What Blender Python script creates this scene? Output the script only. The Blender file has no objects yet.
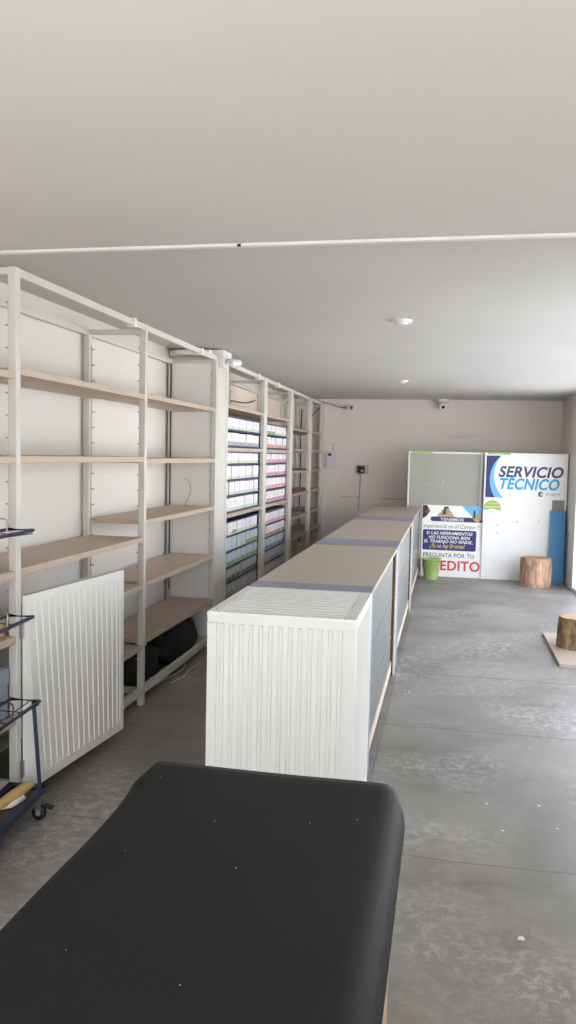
import bpy, bmesh, math, random
from mathutils import Vector, Matrix
random.seed(7)
PI = math.pi
scene = bpy.context.scene
C = scene.collection

# ------------------------------------------------------------------ camera
YAW, PITCH, ROLL, EYE = 0.1963, 0.0708, 0.0216, 1.65
fwd = Vector((-math.sin(YAW)*math.cos(PITCH), math.cos(YAW)*math.cos(PITCH), -math.sin(PITCH)))
rt = Vector((math.cos(YAW), math.sin(YAW), 0)); up = rt.cross(fwd)
r2 = rt*math.cos(ROLL) + up*math.sin(ROLL)
u2 = up*math.cos(ROLL) - rt*math.sin(ROLL)
cd = bpy.data.cameras.new('camera'); cam = bpy.data.objects.new('camera', cd); C.objects.link(cam)
cd.sensor_fit = 'VERTICAL'; cd.sensor_height = 24; cd.lens = 24*800/1024; cd.clip_start = 0.02
m = Matrix((r2, u2, -fwd)).transposed().to_4x4(); m.translation = Vector((0, 0, EYE))
cam.matrix_world = m; scene.camera = cam

# ------------------------------------------------------------------ sky, sun, exposure
WORLD_STRENGTH = 2.8
w = bpy.data.worlds.new('sky'); scene.world = w; w.use_nodes = True
nt = w.node_tree; nt.nodes.clear()
tc = nt.nodes.new('ShaderNodeTexCoord'); sx = nt.nodes.new('ShaderNodeSeparateXYZ')
cr = nt.nodes.new('ShaderNodeValToRGB'); bg = nt.nodes.new('ShaderNodeBackground'); wo = nt.nodes.new('ShaderNodeOutputWorld')
nt.links.new(tc.outputs['Generated'], sx.inputs[0]); nt.links.new(sx.outputs['Z'], cr.inputs[0])
cr.color_ramp.elements[0].position = 0.0; cr.color_ramp.elements[0].color = (0.98, 0.985, 1.0, 1)
cr.color_ramp.elements[1].position = 0.5; cr.color_ramp.elements[1].color = (0.70, 0.80, 0.97, 1)
nt.links.new(cr.outputs[0], bg.inputs[0]); bg.inputs[1].default_value = WORLD_STRENGTH
nt.links.new(bg.outputs[0], wo.inputs[0])

sd = bpy.data.lights.new('sun', 'SUN'); sd.energy = 11.0; sd.angle = 0.01; sd.color = (1, .97, .94)
sun = bpy.data.objects.new('sun', sd); C.objects.link(sun)
sun.rotation_euler = Vector((0.50, 0.05, -0.86)).to_track_quat('-Z', 'Y').to_euler()

def portal(loc, rot, sx_, sy_):
    l = bpy.data.lights.new('daylight_portal', 'AREA'); l.shape = 'RECTANGLE'; l.size = sx_; l.size_y = sy_
    l.cycles.is_portal = True
    o = bpy.data.objects.new('daylight_portal', l); C.objects.link(o); o.location = loc; o.rotation_euler = rot
portal((1.72, 7.25, 1.22), (0, PI/2, 0), 2.3, 6.8)      # shop front on the right
portal((-0.4, -.78, 1.22), (-PI/2, 0, 0), 3.7, 2.3)    # opening behind the camera

scene.view_settings.view_transform = 'Standard'; scene.view_settings.look = 'None'
scene.view_settings.exposure = 0.94; scene.view_settings.gamma = 1.0
scene.view_settings.use_curve_mapping = False
scene.cycles.max_bounces = 10; scene.cycles.diffuse_bounces = 7; scene.cycles.sample_clamp_indirect = 8

# ------------------------------------------------------------------ materials
def srgb(r, g, b):
    f = lambda c: (c/255/12.92) if c/255 <= .04045 else ((c/255+.055)/1.055)**2.4
    return (f(r), f(g), f(b), 1)
MATS = {}
def mat(name, col, rough=.6, metal=0, noise=0, nscale=6, bump=0, bscale=60, spec=.5, stretch=(1, 1, 1), trans=0, coat=0):
    if name in MATS: return MATS[name]
    m = bpy.data.materials.new(name); m.use_nodes = True; n = m.node_tree.nodes; L = m.node_tree.links
    b = n['Principled BSDF']
    b.inputs['Base Color'].default_value = col; b.inputs['Roughness'].default_value = rough
    b.inputs['Metallic'].default_value = metal; b.inputs['Specular IOR Level'].default_value = spec
    b.inputs['Transmission Weight'].default_value = trans; b.inputs['Coat Weight'].default_value = coat
    tc = n.new('ShaderNodeTexCoord'); mp = n.new('ShaderNodeMapping'); mp.inputs['Scale'].default_value = stretch
    L.new(tc.outputs['Object'], mp.inputs[0])
    if noise or True:
        nz = n.new('ShaderNodeTexNoise'); nz.inputs['Scale'].default_value = nscale; nz.inputs['Detail'].default_value = 5
        L.new(mp.outputs[0], nz.inputs['Vector'])
        rp = n.new('ShaderNodeValToRGB'); k = max(noise, .015)
        rp.color_ramp.elements[0].position = .3; rp.color_ramp.elements[1].position = .7
        rp.color_ramp.elements[0].color = tuple(c*(1-k) for c in col[:3])+(1,)
        rp.color_ramp.elements[1].color = tuple(min(1, c*(1+k)) for c in col[:3])+(1,)
        L.new(nz.outputs['Fac'], rp.inputs[0]); L.new(rp.outputs[0], b.inputs['Base Color'])
    if bump:
        bz = n.new('ShaderNodeTexNoise'); bz.inputs['Scale'].default_value = bscale; bz.inputs['Detail'].default_value = 3
        L.new(mp.outputs[0], bz.inputs['Vector'])
        bp = n.new('ShaderNodeBump'); bp.inputs['Strength'].default_value = bump; bp.inputs['Distance'].default_value = .01
        L.new(bz.outputs['Fac'], bp.inputs['Height']); L.new(bp.outputs[0], b.inputs['Normal'])
    MATS[name] = m; return m

white_metal = mat('white_metal', srgb(228, 228, 224), .42, noise=.03, nscale=3)
rack_white = mat('rack_white', srgb(206, 203, 195), .5, noise=.05, nscale=4)
panel_white = mat('panel_white', srgb(228, 227, 222), .6, noise=.03, nscale=2)
shelf_wood = mat('shelf_laminate', srgb(188, 170, 152), .5, noise=.09, nscale=5, stretch=(9, 1, 9))
shelf_dark = mat('shelf_laminate_worn', srgb(164, 143, 124), .5, noise=.12, nscale=5, stretch=(9, 1, 9))
top_wood = mat('counter_laminate', srgb(184, 170, 153), .38, noise=.06, nscale=4, stretch=(1, 8, 8))
edge_wood = mat('counter_edge', srgb(176, 148, 118), .5, noise=.1, nscale=6)
pale_wood = mat('pale_wood', srgb(205, 190, 168), .5, noise=.07, nscale=5)
dark_wood = mat('dark_wood', srgb(92, 70, 54), .5, noise=.15, nscale=6)
blue_grey = mat('blue_grey_film', srgb(132, 138, 160), .4, noise=.05, nscale=4)
blue_metal = mat('navy_metal', srgb(30, 40, 76), .4, noise=.04)
bin_blue = mat('shelf_blue', srgb(54, 68, 102), .45, noise=.05)
black_plastic = mat('black_plastic', srgb(22, 22, 24), .5)
dark_cloth = mat('black_cloth', srgb(24, 23, 24), .8, noise=.3, nscale=12, bump=.5, bscale=18)
grey_plastic = mat('grey_plastic', srgb(150, 150, 150), .5)
steel = mat('steel', srgb(170, 168, 162), .35, metal=.8)
white_plastic = mat('white_plastic', srgb(225, 224, 220), .45)
green_plastic = mat('green_plastic', srgb(168, 200, 114), .45, noise=.04)
sign_white = mat('sign_white', srgb(248, 248, 246), .45, noise=.0)
sign_navy = mat('sign_navy', srgb(44, 48, 116), .45)
sign_slate = mat('sign_slate', srgb(60, 58, 108), .45)
sign_cyan = mat('sign_cyan', srgb(0, 168, 222), .45)
sign_sky = mat('sign_sky', srgb(110, 190, 232), .45)
sign_red = mat('sign_red', srgb(222, 62, 72), .45)
sign_grey = mat('sign_grey', srgb(96, 100, 112), .5)
sign_pale = mat('sign_pale_grey', srgb(190, 196, 202), .5)
sign_yellow = mat('sign_yellow', srgb(244, 206, 74), .5)
sign_green = mat('sign_green', srgb(160, 192, 96), .5)
sign_green2 = mat('sign_green_light', srgb(196, 220, 140), .5)
field_tan = mat('field_tan', srgb(186, 166, 130), .6, noise=.2, nscale=40)
photo_dark = mat('photo_dark', srgb(62, 52, 62), .6, noise=.3, nscale=50)
photo_red = mat('photo_red', srgb(160, 70, 82), .6, noise=.2, nscale=50)
grey_board = mat('grey_board', srgb(160, 160, 150), .35, noise=.03)
blue_board = mat('blue_board', srgb(68, 134, 186), .5, noise=.05, nscale=3)
bark = mat('bark', srgb(180, 146, 120), .85, noise=.45, nscale=14, bump=.9, bscale=16, stretch=(2.2, 2.2, .5))
bark_dark = mat('bark_dark', srgb(132, 106, 72), .85, noise=.6, nscale=16, bump=.9, bscale=18, stretch=(1.6, 1.6, .6))
cut_wood = mat('cut_wood', srgb(186, 150, 118), .75, noise=.2, nscale=12)
tool_wood = mat('tool_wood', srgb(206, 166, 112), .5, noise=.12, nscale=7)
grey_tape = mat('grey_tape', srgb(138, 138, 132), .5)
carton_blue = mat('blue_grey_carton', srgb(140, 150, 166), .6, noise=.05)
vinyl = mat('black_vinyl', srgb(17, 18, 18), .62, spec=.28, noise=.10, nscale=5, bump=.16, bscale=240)
glass = mat('case_glass', (0.8, .85, .85, 1), .03, trans=0)

def glass_mat():
    m = bpy.data.materials.new('display_glass'); m.use_nodes = True; n = m.node_tree.nodes; L = m.node_tree.links
    n.clear(); o = n.new('ShaderNodeOutputMaterial'); t = n.new('ShaderNodeBsdfTransparent'); g = n.new('ShaderNodeBsdfGlossy')
    t.inputs[0].default_value = (.86, .9, .89, 1); g.inputs['Roughness'].default_value = .30; g.inputs[0].default_value = (.62, .63, .62, 1)
    f = n.new('ShaderNodeFresnel'); f.inputs[0].default_value = 1.5; x = n.new('ShaderNodeMixShader')
    L.new(f.outputs[0], x.inputs[0]); L.new(t.outputs[0], x.inputs[1]); L.new(g.outputs[0], x.inputs[2]); d_ = n.new('ShaderNodeBsdfDiffuse'); d_.inputs[0].default_value = srgb(150, 152, 148); y = n.new('ShaderNodeMixShader'); y.inputs[0].default_value = .12
    L.new(x.outputs[0], y.inputs[1]); L.new(d_.outputs[0], y.inputs[2]); L.new(y.outputs[0], o.inputs[0])
    return m
display_glass = glass_mat()

def floor_mat():
    m = bpy.data.materials.new('polished_concrete'); m.use_nodes = True; n = m.node_tree.nodes; L = m.node_tree.links
    b = n['Principled BSDF']; tc = n.new('ShaderNodeTexCoord'); P = tc.outputs['Object']
    def noise(scale, detail=6, rough=.6, st=(1, 1, 1), dist=0):
        mp = n.new('ShaderNodeMapping'); mp.inputs['Scale'].default_value = st; L.new(P, mp.inputs[0])
        z = n.new('ShaderNodeTexNoise'); z.inputs['Scale'].default_value = scale; z.inputs['Detail'].default_value = detail
        z.inputs['Roughness'].default_value = rough; z.inputs['Distortion'].default_value = dist; L.new(mp.outputs[0], z.inputs['Vector']); return z.outputs['Fac']
    def ramp(s, p0, p1, c0, c1):
        r = n.new('ShaderNodeValToRGB'); e = r.color_ramp.elements; e[0].position = p0; e[1].position = p1; e[0].color = c0; e[1].color = c1
        L.new(s, r.inputs[0]); return r.outputs[0]
    def mix(fac, a, c, mode='MIX'):
        x = n.new('ShaderNodeMix'); x.data_type = 'RGBA'; x.blend_type = mode
        if isinstance(fac, float): x.inputs[0].default_value = fac
        else: L.new(fac, x.inputs[0])
        L.new(a, x.inputs[6]); L.new(c, x.inputs[7]) if not isinstance(c, tuple) else setattr(x.inputs[7], 'default_value', c); return x.outputs[2]
    base = ramp(noise(1.3, 7, .62, dist=.6), .32, .68, srgb(120, 115, 108), srgb(150, 145, 138))
    # scuffed lighter patches
    patch = ramp(noise(1.1, 4, .5, dist=.3), .46, .62, (0, 0, 0, 1), (1, 1, 1, 1))
    fine = ramp(noise(20, 7, .8, dist=.3), .48, .56, (0, 0, 0, 1), (1, 1, 1, 1))
    mm = n.new('ShaderNodeMath'); mm.operation = 'MULTIPLY'; L.new(patch, mm.inputs[0]); L.new(fine, mm.inputs[1])
    m2 = n.new('ShaderNodeMath'); m2.operation = 'MULTIPLY'; L.new(mm.outputs[0], m2.inputs[0]); m2.inputs[1].default_value = .6
    col = mix(m2.outputs[0], base, srgb(184, 181, 176))
    dk = ramp(noise(2.3, 5, .6, st=(1, 2.2, 1), dist=.5), .56, .72, (0, 0, 0, 1), (.45, .45, .45, 1))
    col = mix(dk, col, srgb(94, 89, 84))
    # joints: thin dark lines at set places
    sep = n.new('ShaderNodeSeparateXYZ'); L.new(P, sep.inputs[0])
    wob = n.new('ShaderNodeMath'); wob.operation = 'MULTIPLY_ADD'; L.new(noise(1.5, 3), wob.inputs[0]); wob.inputs[1].default_value = .12; L.new(sep.outputs['Y'], wob.inputs[2])
    acc = None
    for src, pos, half in ((wob.outputs[0], 6.20, .012), (wob.outputs[0], 4.95, .009), (wob.outputs[0], 3.32, .006), (wob.outputs[0], 9.0, .012), (sep.outputs['X'], -.337, .004)):
        a = n.new('ShaderNodeMath'); a.operation = 'COMPARE'; L.new(src, a.inputs[0]); a.inputs[1].default_value = pos; a.inputs[2].default_value = half
        if acc is None: acc = a.outputs[0]
        else:
            x = n.new('ShaderNodeMath'); x.operation = 'MAXIMUM'; L.new(acc, x.inputs[0]); L.new(a.outputs[0], x.inputs[1]); acc = x.outputs[0]
    j = n.new('ShaderNodeMath'); j.operation = 'MULTIPLY'; L.new(acc, j.inputs[0]); j.inputs[1].default_value = .4
    col = mix(j.outputs[0], col, srgb(70, 66, 62))
    L.new(col, b.inputs['Base Color'])
    rr = n.new('ShaderNodeMapRange'); L.new(noise(2.1, 5), rr.inputs[0]); b.inputs['Specular IOR Level'].default_value = .4; rr.inputs[3].default_value = .32; rr.inputs[4].default_value = .52
    L.new(rr.outputs[0], b.inputs['Roughness'])
    bp = n.new('ShaderNodeBump'); bp.inputs['Strength'].default_value = .08; bp.inputs['Distance'].default_value = .01
    L.new(noise(5, 4), bp.inputs['Height']); L.new(bp.outputs[0], b.inputs['Normal'])
    return m

def wall_mat(name, col, scuff=.0, seam=None):
    m = bpy.data.materials.new(name); m.use_nodes = True; n = m.node_tree.nodes; L = m.node_tree.links
    b = n['Principled BSDF']; b.inputs['Roughness'].default_value = .75
    tc = n.new('ShaderNodeTexCoord')
    z = n.new('ShaderNodeTexNoise'); z.inputs['Scale'].default_value = .9; z.inputs['Detail'].default_value = 4; L.new(tc.outputs['Object'], z.inputs['Vector'])
    r = n.new('ShaderNodeValToRGB'); e = r.color_ramp.elements; e[0].position = .3; e[1].position = .7
    e[0].color = tuple(c*.95 for c in col[:3])+(1,); e[1].color = col; L.new(z.outputs['Fac'], r.inputs[0])
    out = r.outputs[0]
    if scuff:
        mp = n.new('ShaderNodeMapping'); mp.inputs['Scale'].default_value = (2.0, 2.0, 9); L.new(tc.outputs['Object'], mp.inputs[0])
        s = n.new('ShaderNodeTexNoise'); s.inputs['Scale'].default_value = 1.2; s.inputs['Detail'].default_value = 5; L.new(mp.outputs[0], s.inputs['Vector'])
        q = n.new('ShaderNodeValToRGB'); q.color_ramp.elements[0].position = .66; q.color_ramp.elements[1].position = .78; L.new(s.outputs['Fac'], q.inputs[0])
        k = n.new('ShaderNodeMath'); k.operation = 'MULTIPLY'; L.new(q.outputs[0], k.inputs[0]); k.inputs[1].default_value = scuff
        x = n.new('ShaderNodeMix'); x.data_type = 'RGBA'; L.new(k.outputs[0], x.inputs[0]); L.new(out, x.inputs[6]); x.inputs[7].default_value = srgb(120, 100, 84); out = x.outputs[2]
    L.new(out, b.inputs['Base Color'])
    bz = n.new('ShaderNodeTexNoise'); bz.inputs['Scale'].default_value = 35; L.new(tc.outputs['Object'], bz.inputs['Vector'])
    bp = n.new('ShaderNodeBump'); bp.inputs['Strength'].default_value = .06; bp.inputs['Distance'].default_value = .01
    L.new(bz.outputs['Fac'], bp.inputs['Height']); L.new(bp.outputs[0], b.inputs['Normal'])
    return m

# ------------------------------------------------------------------ mesh helpers
class MB:
    def __init__(s): s.v = []; s.f = []; s.smooth = []
    def add(s, vs, fs, sm=False):
        o = len(s.v); s.v += [tuple(v) for v in vs]; s.f += [tuple(i+o for i in f) for f in fs]; s.smooth += [sm]*len(fs); return s
    def box(s, x0, x1, y0, y1, z0, z1, bev=0):
        if bev:
            bm = bmesh.new(); bmesh.ops.create_cube(bm, size=1)
            for v in bm.verts: v.co = Vector(((x0+x1)/2+v.co.x*(x1-x0), (y0+y1)/2+v.co.y*(y1-y0), (z0+z1)/2+v.co.z*(z1-z0)))
            bmesh.ops.bevel(bm, geom=list(bm.edges), offset=bev, segments=2, affect='EDGES', profile=.6)
            bm.verts.index_update(); s.add([v.co[:] for v in bm.verts], [[v.index for v in f.verts] for f in bm.faces]); bm.free(); return s
        vs = [(x, y, z) for z in (z0, z1) for y in (y0, y1) for x in (x0, x1)]
        return s.add(vs, [(0, 2, 3, 1), (4, 5, 7, 6), (0, 1, 5, 4), (2, 6, 7, 3), (0, 4, 6, 2), (1, 3, 7, 5)])
    def hexa(s, p):   # p: 4 bottom, 4 top, same winding
        return s.add(p, [(3, 2, 1, 0), (4, 5, 6, 7), (0, 1, 5, 4), (1, 2, 6, 5), (2, 3, 7, 6), (3, 0, 4, 7)])
    def tube(s, pts, r, n=8, closed=False):
        pts = [Vector(p) for p in pts]; rings = []; N = len(pts); prev = None
        for i, p in enumerate(pts):
            a = pts[(i-1) % N] if (i or closed) else p; b = pts[(i+1) % N] if (i < N-1 or closed) else p
            d = (b-a).normalized()
            if prev is None: t = Vector((0, 0, 1)) if abs(d.z) < .9 else Vector((1, 0, 0)); u = d.cross(t).normalized()
            else: u = (prev - d*prev.dot(d)).normalized()
            prev = u; v = d.cross(u)
            rr = r[i] if isinstance(r, (list, tuple)) else r
            rings.append([p + (u*math.cos(2*PI*k/n)+v*math.sin(2*PI*k/n))*rr for k in range(n)])
        vs = [q for g in rings for q in g]; fs = []
        for i in range(N if closed else N-1):
            j = (i+1) % N
            for k in range(n): fs.append((i*n+k, i*n+(k+1) % n, j*n+(k+1) % n, j*n+k))
        s.add(vs, fs, True)
        if not closed: s.add(rings[0], [tuple(range(n))[::-1]]); s.add(rings[-1], [tuple(range(n))])
        return s
    def lathe(s, prof, c=(0, 0, 0), n=32, axis='z', sm=True, cap=True):
        def P(r, h, a):
            x, y = r*math.cos(a), r*math.sin(a)
            return {'z': (c[0]+x, c[1]+y, c[2]+h), 'y': (c[0]+x, c[1]+h, c[2]+y), 'x': (c[0]+h, c[1]+x, c[2]+y)}[axis]
        vs = [P(r, h, 2*PI*k/n) for r, h in prof for k in range(n)]; fs = []
        for i in range(len(prof)-1):
            for k in range(n): fs.append((i*n+k, i*n+(k+1) % n, (i+1)*n+(k+1) % n, (i+1)*n+k))
        s.add(vs, fs, sm)
        if cap:
            s.add([P(*prof[0], 2*PI*k/n) for k in range(n)], [tuple(range(n))[::-1]])
            s.add([P(*prof[-1], 2*PI*k/n) for k in range(n)], [tuple(range(n))])
        return s
    def poly(s, pts2, y0, y1):   # outline in XZ extruded along Y
        n = len(pts2); vs = [(x, y0, z) for x, z in pts2]+[(x, y1, z) for x, z in pts2]
        return s.add(vs, [tuple(range(n))[::-1], tuple(range(n, 2*n))]+[(i, (i+1) % n, n+(i+1) % n, n+i) for i in range(n)])
    def ribs(s, O, U_, V_, N_, w, h, margin, pitch, rw=.016, rd=.006, t=.012, mv=None):
        mv = margin if mv is None else mv
        # a flat framed sheet with pressed ribs: origin O, width along U_, height along V_, outward N_
        O, U_, V_, N_ = map(Vector, (O, U_, V_, N_))
        P = lambda u, v, d: O+U_*u+V_*v+N_*d
        def slab(u0, u1, v0, v1, d0, d1, ch=0):
            s.hexa([P(u0, v0, d0), P(u1, v0, d0), P(u1, v1, d0), P(u0, v1, d0), P(u0+ch, v0+ch, d1), P(u1-ch, v0+ch, d1), P(u1-ch, v1-ch, d1), P(u0+ch, v1-ch, d1)])
        slab(0, w, 0, h, -t, -.002)
        slab(0, w, 0, mv, -.002, rd, .002); slab(0, w, h-mv, h, -.002, rd, .002)
        slab(0, margin, mv, h-mv, -.002, rd, .002); slab(w-margin, w, mv, h-mv, -.002, rd, .002)
        k = int(round((w-2*margin)/pitch)); p = (w-2*margin)/k
        for i in range(k):
            u = margin+p*(i+.5); slab(u-rw/2, u+rw/2, mv+.002, h-mv-.002, -.002, rd, .005)
        return s
    def build(s, name, mats, parent=None):
        me = bpy.data.meshes.new(name); me.from_pydata(s.v, [], s.f); me.update()
        bm = bmesh.new(); bm.from_mesh(me); bmesh.ops.recalc_face_normals(bm, faces=bm.faces); bm.to_mesh(me); bm.free()
        me.polygons.foreach_set('use_smooth', s.smooth)
        for q in (mats if isinstance(mats, (list, tuple)) else [mats]): me.materials.append(q)
        o = bpy.data.objects.new(name, me); C.objects.link(o)
        if parent: o.parent = parent
        return o
def box(name, m, b, parent=None, bev=0): return MB().box(*b, bev=bev).build(name, m, parent)
def tag(o, label, cat, group=None, kind=None):
    o['label'] = label; o['category'] = cat
    if group: o['group'] = group
    if kind: o['kind'] = kind
    return o
def thing(name, label, cat, loc=(0, 0, 0), group=None):
    o = bpy.data.objects.new(name, None); C.objects.link(o); o.location = loc; o.empty_display_size = .05
    return tag(o, label, cat, group)
def struct(o): o['kind'] = 'structure'; return o
def local(o, root):   # geometry was written in world coordinates: keep it there under a moved root
    o.data.transform(Matrix.Translation(-root.location)); o.parent = root; return o
def text(name, s, size, m, parent, loc, shear=0, bold=0, width=None, depth=.0006, align='LEFT', rot=0):
    cu = bpy.data.curves.new(name, 'FONT'); cu.body = s; cu.size = size; cu.shear = shear; cu.offset = bold; cu.extrude = depth; cu.space_character = 1.06
    cu.align_x = align; t = bpy.data.objects.new(name, cu); C.objects.link(t); bpy.context.view_layer.update()
    dg = bpy.context.evaluated_depsgraph_get(); me = bpy.data.meshes.new_from_object(t.evaluated_get(dg))
    xs = [v.co.x for v in me.vertices]; wd = max(xs)-min(xs); k = width/wd if width else 1
    x0 = min(xs) if align == 'LEFT' else (min(xs)+max(xs))/2
    for v in me.vertices: x, y, z = (v.co.x-x0)*k, v.co.y, v.co.z; v.co = Vector((x, -z, y))
    bpy.data.objects.remove(t); me.materials.clear(); me.materials.append(m); me.name = name
    o = bpy.data.objects.new(name, me); C.objects.link(o); o.parent = parent; o.location = loc; o.rotation_euler = (0, rot, 0); return o

# ------------------------------------------------------------------ the room
XL, XR, YB, YF, ZC = -2.34, 1.60, 12.26, -.75, 2.525
floor_m = floor_mat()
ceil_m = wall_mat('ceiling_paint', srgb(214, 211, 205))
ceil2_m = wall_mat('ceiling_paint_grey', srgb(203, 201, 197))
wall_m = wall_mat('wall_paint', srgb(226, 218, 208), .22)
wallL_m = wall_mat('wall_paint_left', srgb(220, 218, 212), .08)
struct(box('floor', floor_m, (XL-.1, XR+.1, YF-.1, YB+.1, -.1, 0)))
struct(box('ceiling', ceil_m, (XL-.1, XR+.35, YF-.15, 3.27, ZC, ZC+.2)))
struct(box('ceiling', ceil2_m, (XL-.1, XR+.35, 3.27, YB+.1, ZC, ZC+.2)))
struct(box('wall_left', wallL_m, (XL-.12, XL, YF, YB+.1, 0, ZC)))
struct(box('wall_back', wall_m, (XL, XR+.1, YB, YB+.12, 0, ZC)))
struct(MB().box(XR, XR+.14, 10.72, YB, 0, ZC).box(XR, XR+.14, 3.85, 10.72, 2.42, ZC).box(XR, XR+.14, YF, 3.85, 0, ZC).build('wall_right', wall_m))  # unseen near stretch closed off to cut daylight on nearby surfaces
struct(MB().box(XL, XL+.12, YF-.12, YF, 0, ZC).box(XR-.12, XR+.14, YF-.12, YF, 0, ZC).box(XL, XR, YF-.12, YF, 2.42, ZC).build('wall_front', wall_m))  # unseen front wall, brought close behind the camera for more light
# shop-front jamb, sill and mullions on the right
fr = MB().box(1.597, 1.68, 10.62, 10.719, .0, 2.42)
fr.box(1.61, 1.65, 3.85, 10.62, 0, .05).box(1.61, 1.65, 3.85, 10.62, 2.37, 2.42)
for y in (8.4, 6.1, 3.875): fr.box(1.61, 1.65, y-.025, y+.025, .05, 2.37)
struct(fr.build('window_1', white_metal))
box('trim_1', rack_white, (-2.338, -1.905, 6.475, 6.735, 0, 2.455))['kind'] = 'structure'      # pillar between the shelving frames
g_out = mat('outside_paving', srgb(200, 197, 192), .8, noise=.1, nscale=2)
struct(MB().box(XR+.1, 26, -14, 26, -.1, -.02).box(-20, XR+.1, -14, YF-.1, -.1, -.02).build('pavement', g_out))
# faint seams on the back wall sheets
for i, x in enumerate((-1.655, -1.42)): struct(box('trim_%d' % (2+i), wall_m, (x-.02, x+.02, YB-.004, YB, 0, ZC)))
tr = MB().box(-2.0, 1.6, 3.285, 3.315, ZC-.012, ZC); struct(tr.build('trim_4', white_metal))
struct(MB().box(-2.34, -2.0, 3.285, 3.315, ZC-.012, ZC).build('trim_5', white_metal))
tag(box('cable_clip', black_plastic, (-.892, -.877, 3.280, 3.292, ZC-.014, ZC-.004)), 'tiny dark clip on the thin white ceiling strip', 'clip')

# ------------------------------------------------------------------ shelving
XF = -1.903
def clips(x0, x1, y, zs, d):
    """toothed strip: back edge at x0, teeth reaching x1"""
    xb = x0+(.003 if x1 > x0 else -.003); o = [(x0, zs[0]-.03)]; o.append((xb, zs[0]-.03))
    for z in zs: o += [(xb, z), (x1, z), (x1, z+.006), (xb, z+.006)]
    o += [(xb, zs[-1]+.03), (x0, zs[-1]+.03)]
    return MB().poly(o, y, y+d)
def shelving(name, label, front, back, boards, side=None):
    """front/back: list of (y0,y1) posts; boards: list of (bay, z_top, material, x_back)."""
    t = thing(name, label, 'shelving', (XF-.2, front[0][0], 0))
    def part(n, m, mb): o = mb.build(n, m); return local(o, t)
    for (a, b) in front:
        w_ = b-a
        p = part('post', rack_white, MB().box(XF-.04, XF, a, b, 0, 2.457, bev=.004))
        c_ = clips(XF-.0402, XF-.056, a+.006, [0.3+.1*i for i in range(21)], .012).build('shelf_clips', steel); c_.data.transform(Matrix.Translation(-t.location)); c_.parent = p
    for (a, b) in back:
        p = part('post', rack_white, MB().box(-2.325, -2.285, a, b, 0, 2.43, bev=.004))
        mb = clips(-2.2848, -2.260, b-.014, [0.3+.1*i for i in range(21)], .01)
        c_ = mb.build('shelf_clips', steel); c_.data.transform(Matrix.Translation(-t.location)); c_.parent = p
    y0, y1 = front[0][0], front[-1][1]
    for i in range(len(front)-1):
        a, b = front[i][1]+.001, front[i+1][0]-.001
        if a > 3: part('top_rail', rack_white, MB().box(XF-.036, XF-.004, a, b, 2.418, 2.455))
        part('bottom_rail', rack_white, MB().box(XF-.036, XF-.004, a, b, .07, .115))
        part('back_rail', rack_white, MB().box(-2.32, -2.29, a, b, 2.39, 2.428))
        part('back_rail', rack_white, MB().box(-2.32, -2.29, a, b, .07, .11))
    for a, b in front:
        zc_ = 2.424 if 3 < a < 4 else 2.395
        part('cross_rail', rack_white, MB().box(-2.284, XF-.041, (a+b)/2-.015, (a+b)/2+.015, zc_, zc_+.031))
        part('cross_rail', rack_white, MB().box(-2.284, XF-.041, (a+b)/2-.015, (a+b)/2+.015, .072, .11))
    for bay, z, m_, lab in boards:
        a, b = front[bay][1]+.003, front[bay+1][0]-.003
        part('shelf', m_, MB().box(-2.278, XF-.003, a, b, z-.032, z, bev=.002))
    return t, part
F1 = [(1.75, 1.79), (3.29, 3.33), (4.84, 4.88), (6.425, 6.465)]
bd = [(0, z, shelf_wood, '') for z in (1.995, 1.618, 1.10, .80, .42)]
bd += [(1, z, shelf_wood, '') for z in (2.018, 1.620, 1.105, .797, .40)]
bd += [(2, z, shelf_wood, '') for z in (2.026, 1.610, 1.213, .806, .43)]
near, npart = shelving('shelving_unit', 'tall white metal shelving frame with tan boards along the left wall, nearest the camera', F1, F1, bd)
npart('side_panel', panel_white, MB().box(-2.284, XF-.045, 6.436, 6.448, .11, 2.395))
for y in (6.02, 4.66): npart('rail_clamp', white_metal, MB().box(XF-.042, XF+.006, y-.02, y+.02, 2.41, 2.463))
# hinged lower door
dz0, dz1 = .10, .98
def dpt(s_, t_, d):
    """s along the door, t up, d=0 outer face, 1 inner face."""
    xo = (1-t_)*((1-s_)*-1.818+s_*-1.765) + t_*((1-s_)*-1.886+s_*-1.790)
    y = 3.335+s_*(.855+.05*t_)
    xi = (1-s_)*(-1.900)+s_*(xo-.03)
    return Vector((xo*(1-d)+xi*d, y, dz0-(.02*s_*(1-t_))+t_*(dz1-dz0)))
door = MB()
def dslab(s0, s1, t0, t1, o0, o1, ch=0):
    n_ = Vector((1, 0, 0)); f = lambda a, b, o: dpt(a, b, 0)+n_*o
    door.hexa([f(s0, t0, o0), f(s1, t0, o0), f(s1, t1, o0), f(s0, t1, o0), f(s0+ch, t0, o1), f(s1-ch, t0, o1), f(s1-ch, t1, o1), f(s0+ch, t1, o1)])
ND = 15
vv = [dpt(i_/ND, j_/6, k_)+Vector((0, 0, 0)) for k_ in (0, 1) for i_ in range(ND+1) for j_ in range(7)]
def ix(i_, j_, k_): return k_*(ND+1)*7+i_*7+j_
ff = []
for i_ in range(ND):
    for j_ in range(6):
        for k_ in (0, 1): ff.append((ix(i_, j_, k_), ix(i_+1, j_, k_), ix(i_+1, j_+1, k_), ix(i_, j_+1, k_)))
for i_ in range(ND):
    for j_ in (0, 6): ff.append((ix(i_, j_, 0), ix(i_+1, j_, 0), ix(i_+1, j_, 1), ix(i_, j_, 1)))
for j_ in range(6):
    for i_ in (0, ND): ff.append((ix(i_, j_, 0), ix(i_, j_+1, 0), ix(i_, j_+1, 1), ix(i_, j_, 1)))
door.add(vv, ff)
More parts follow.
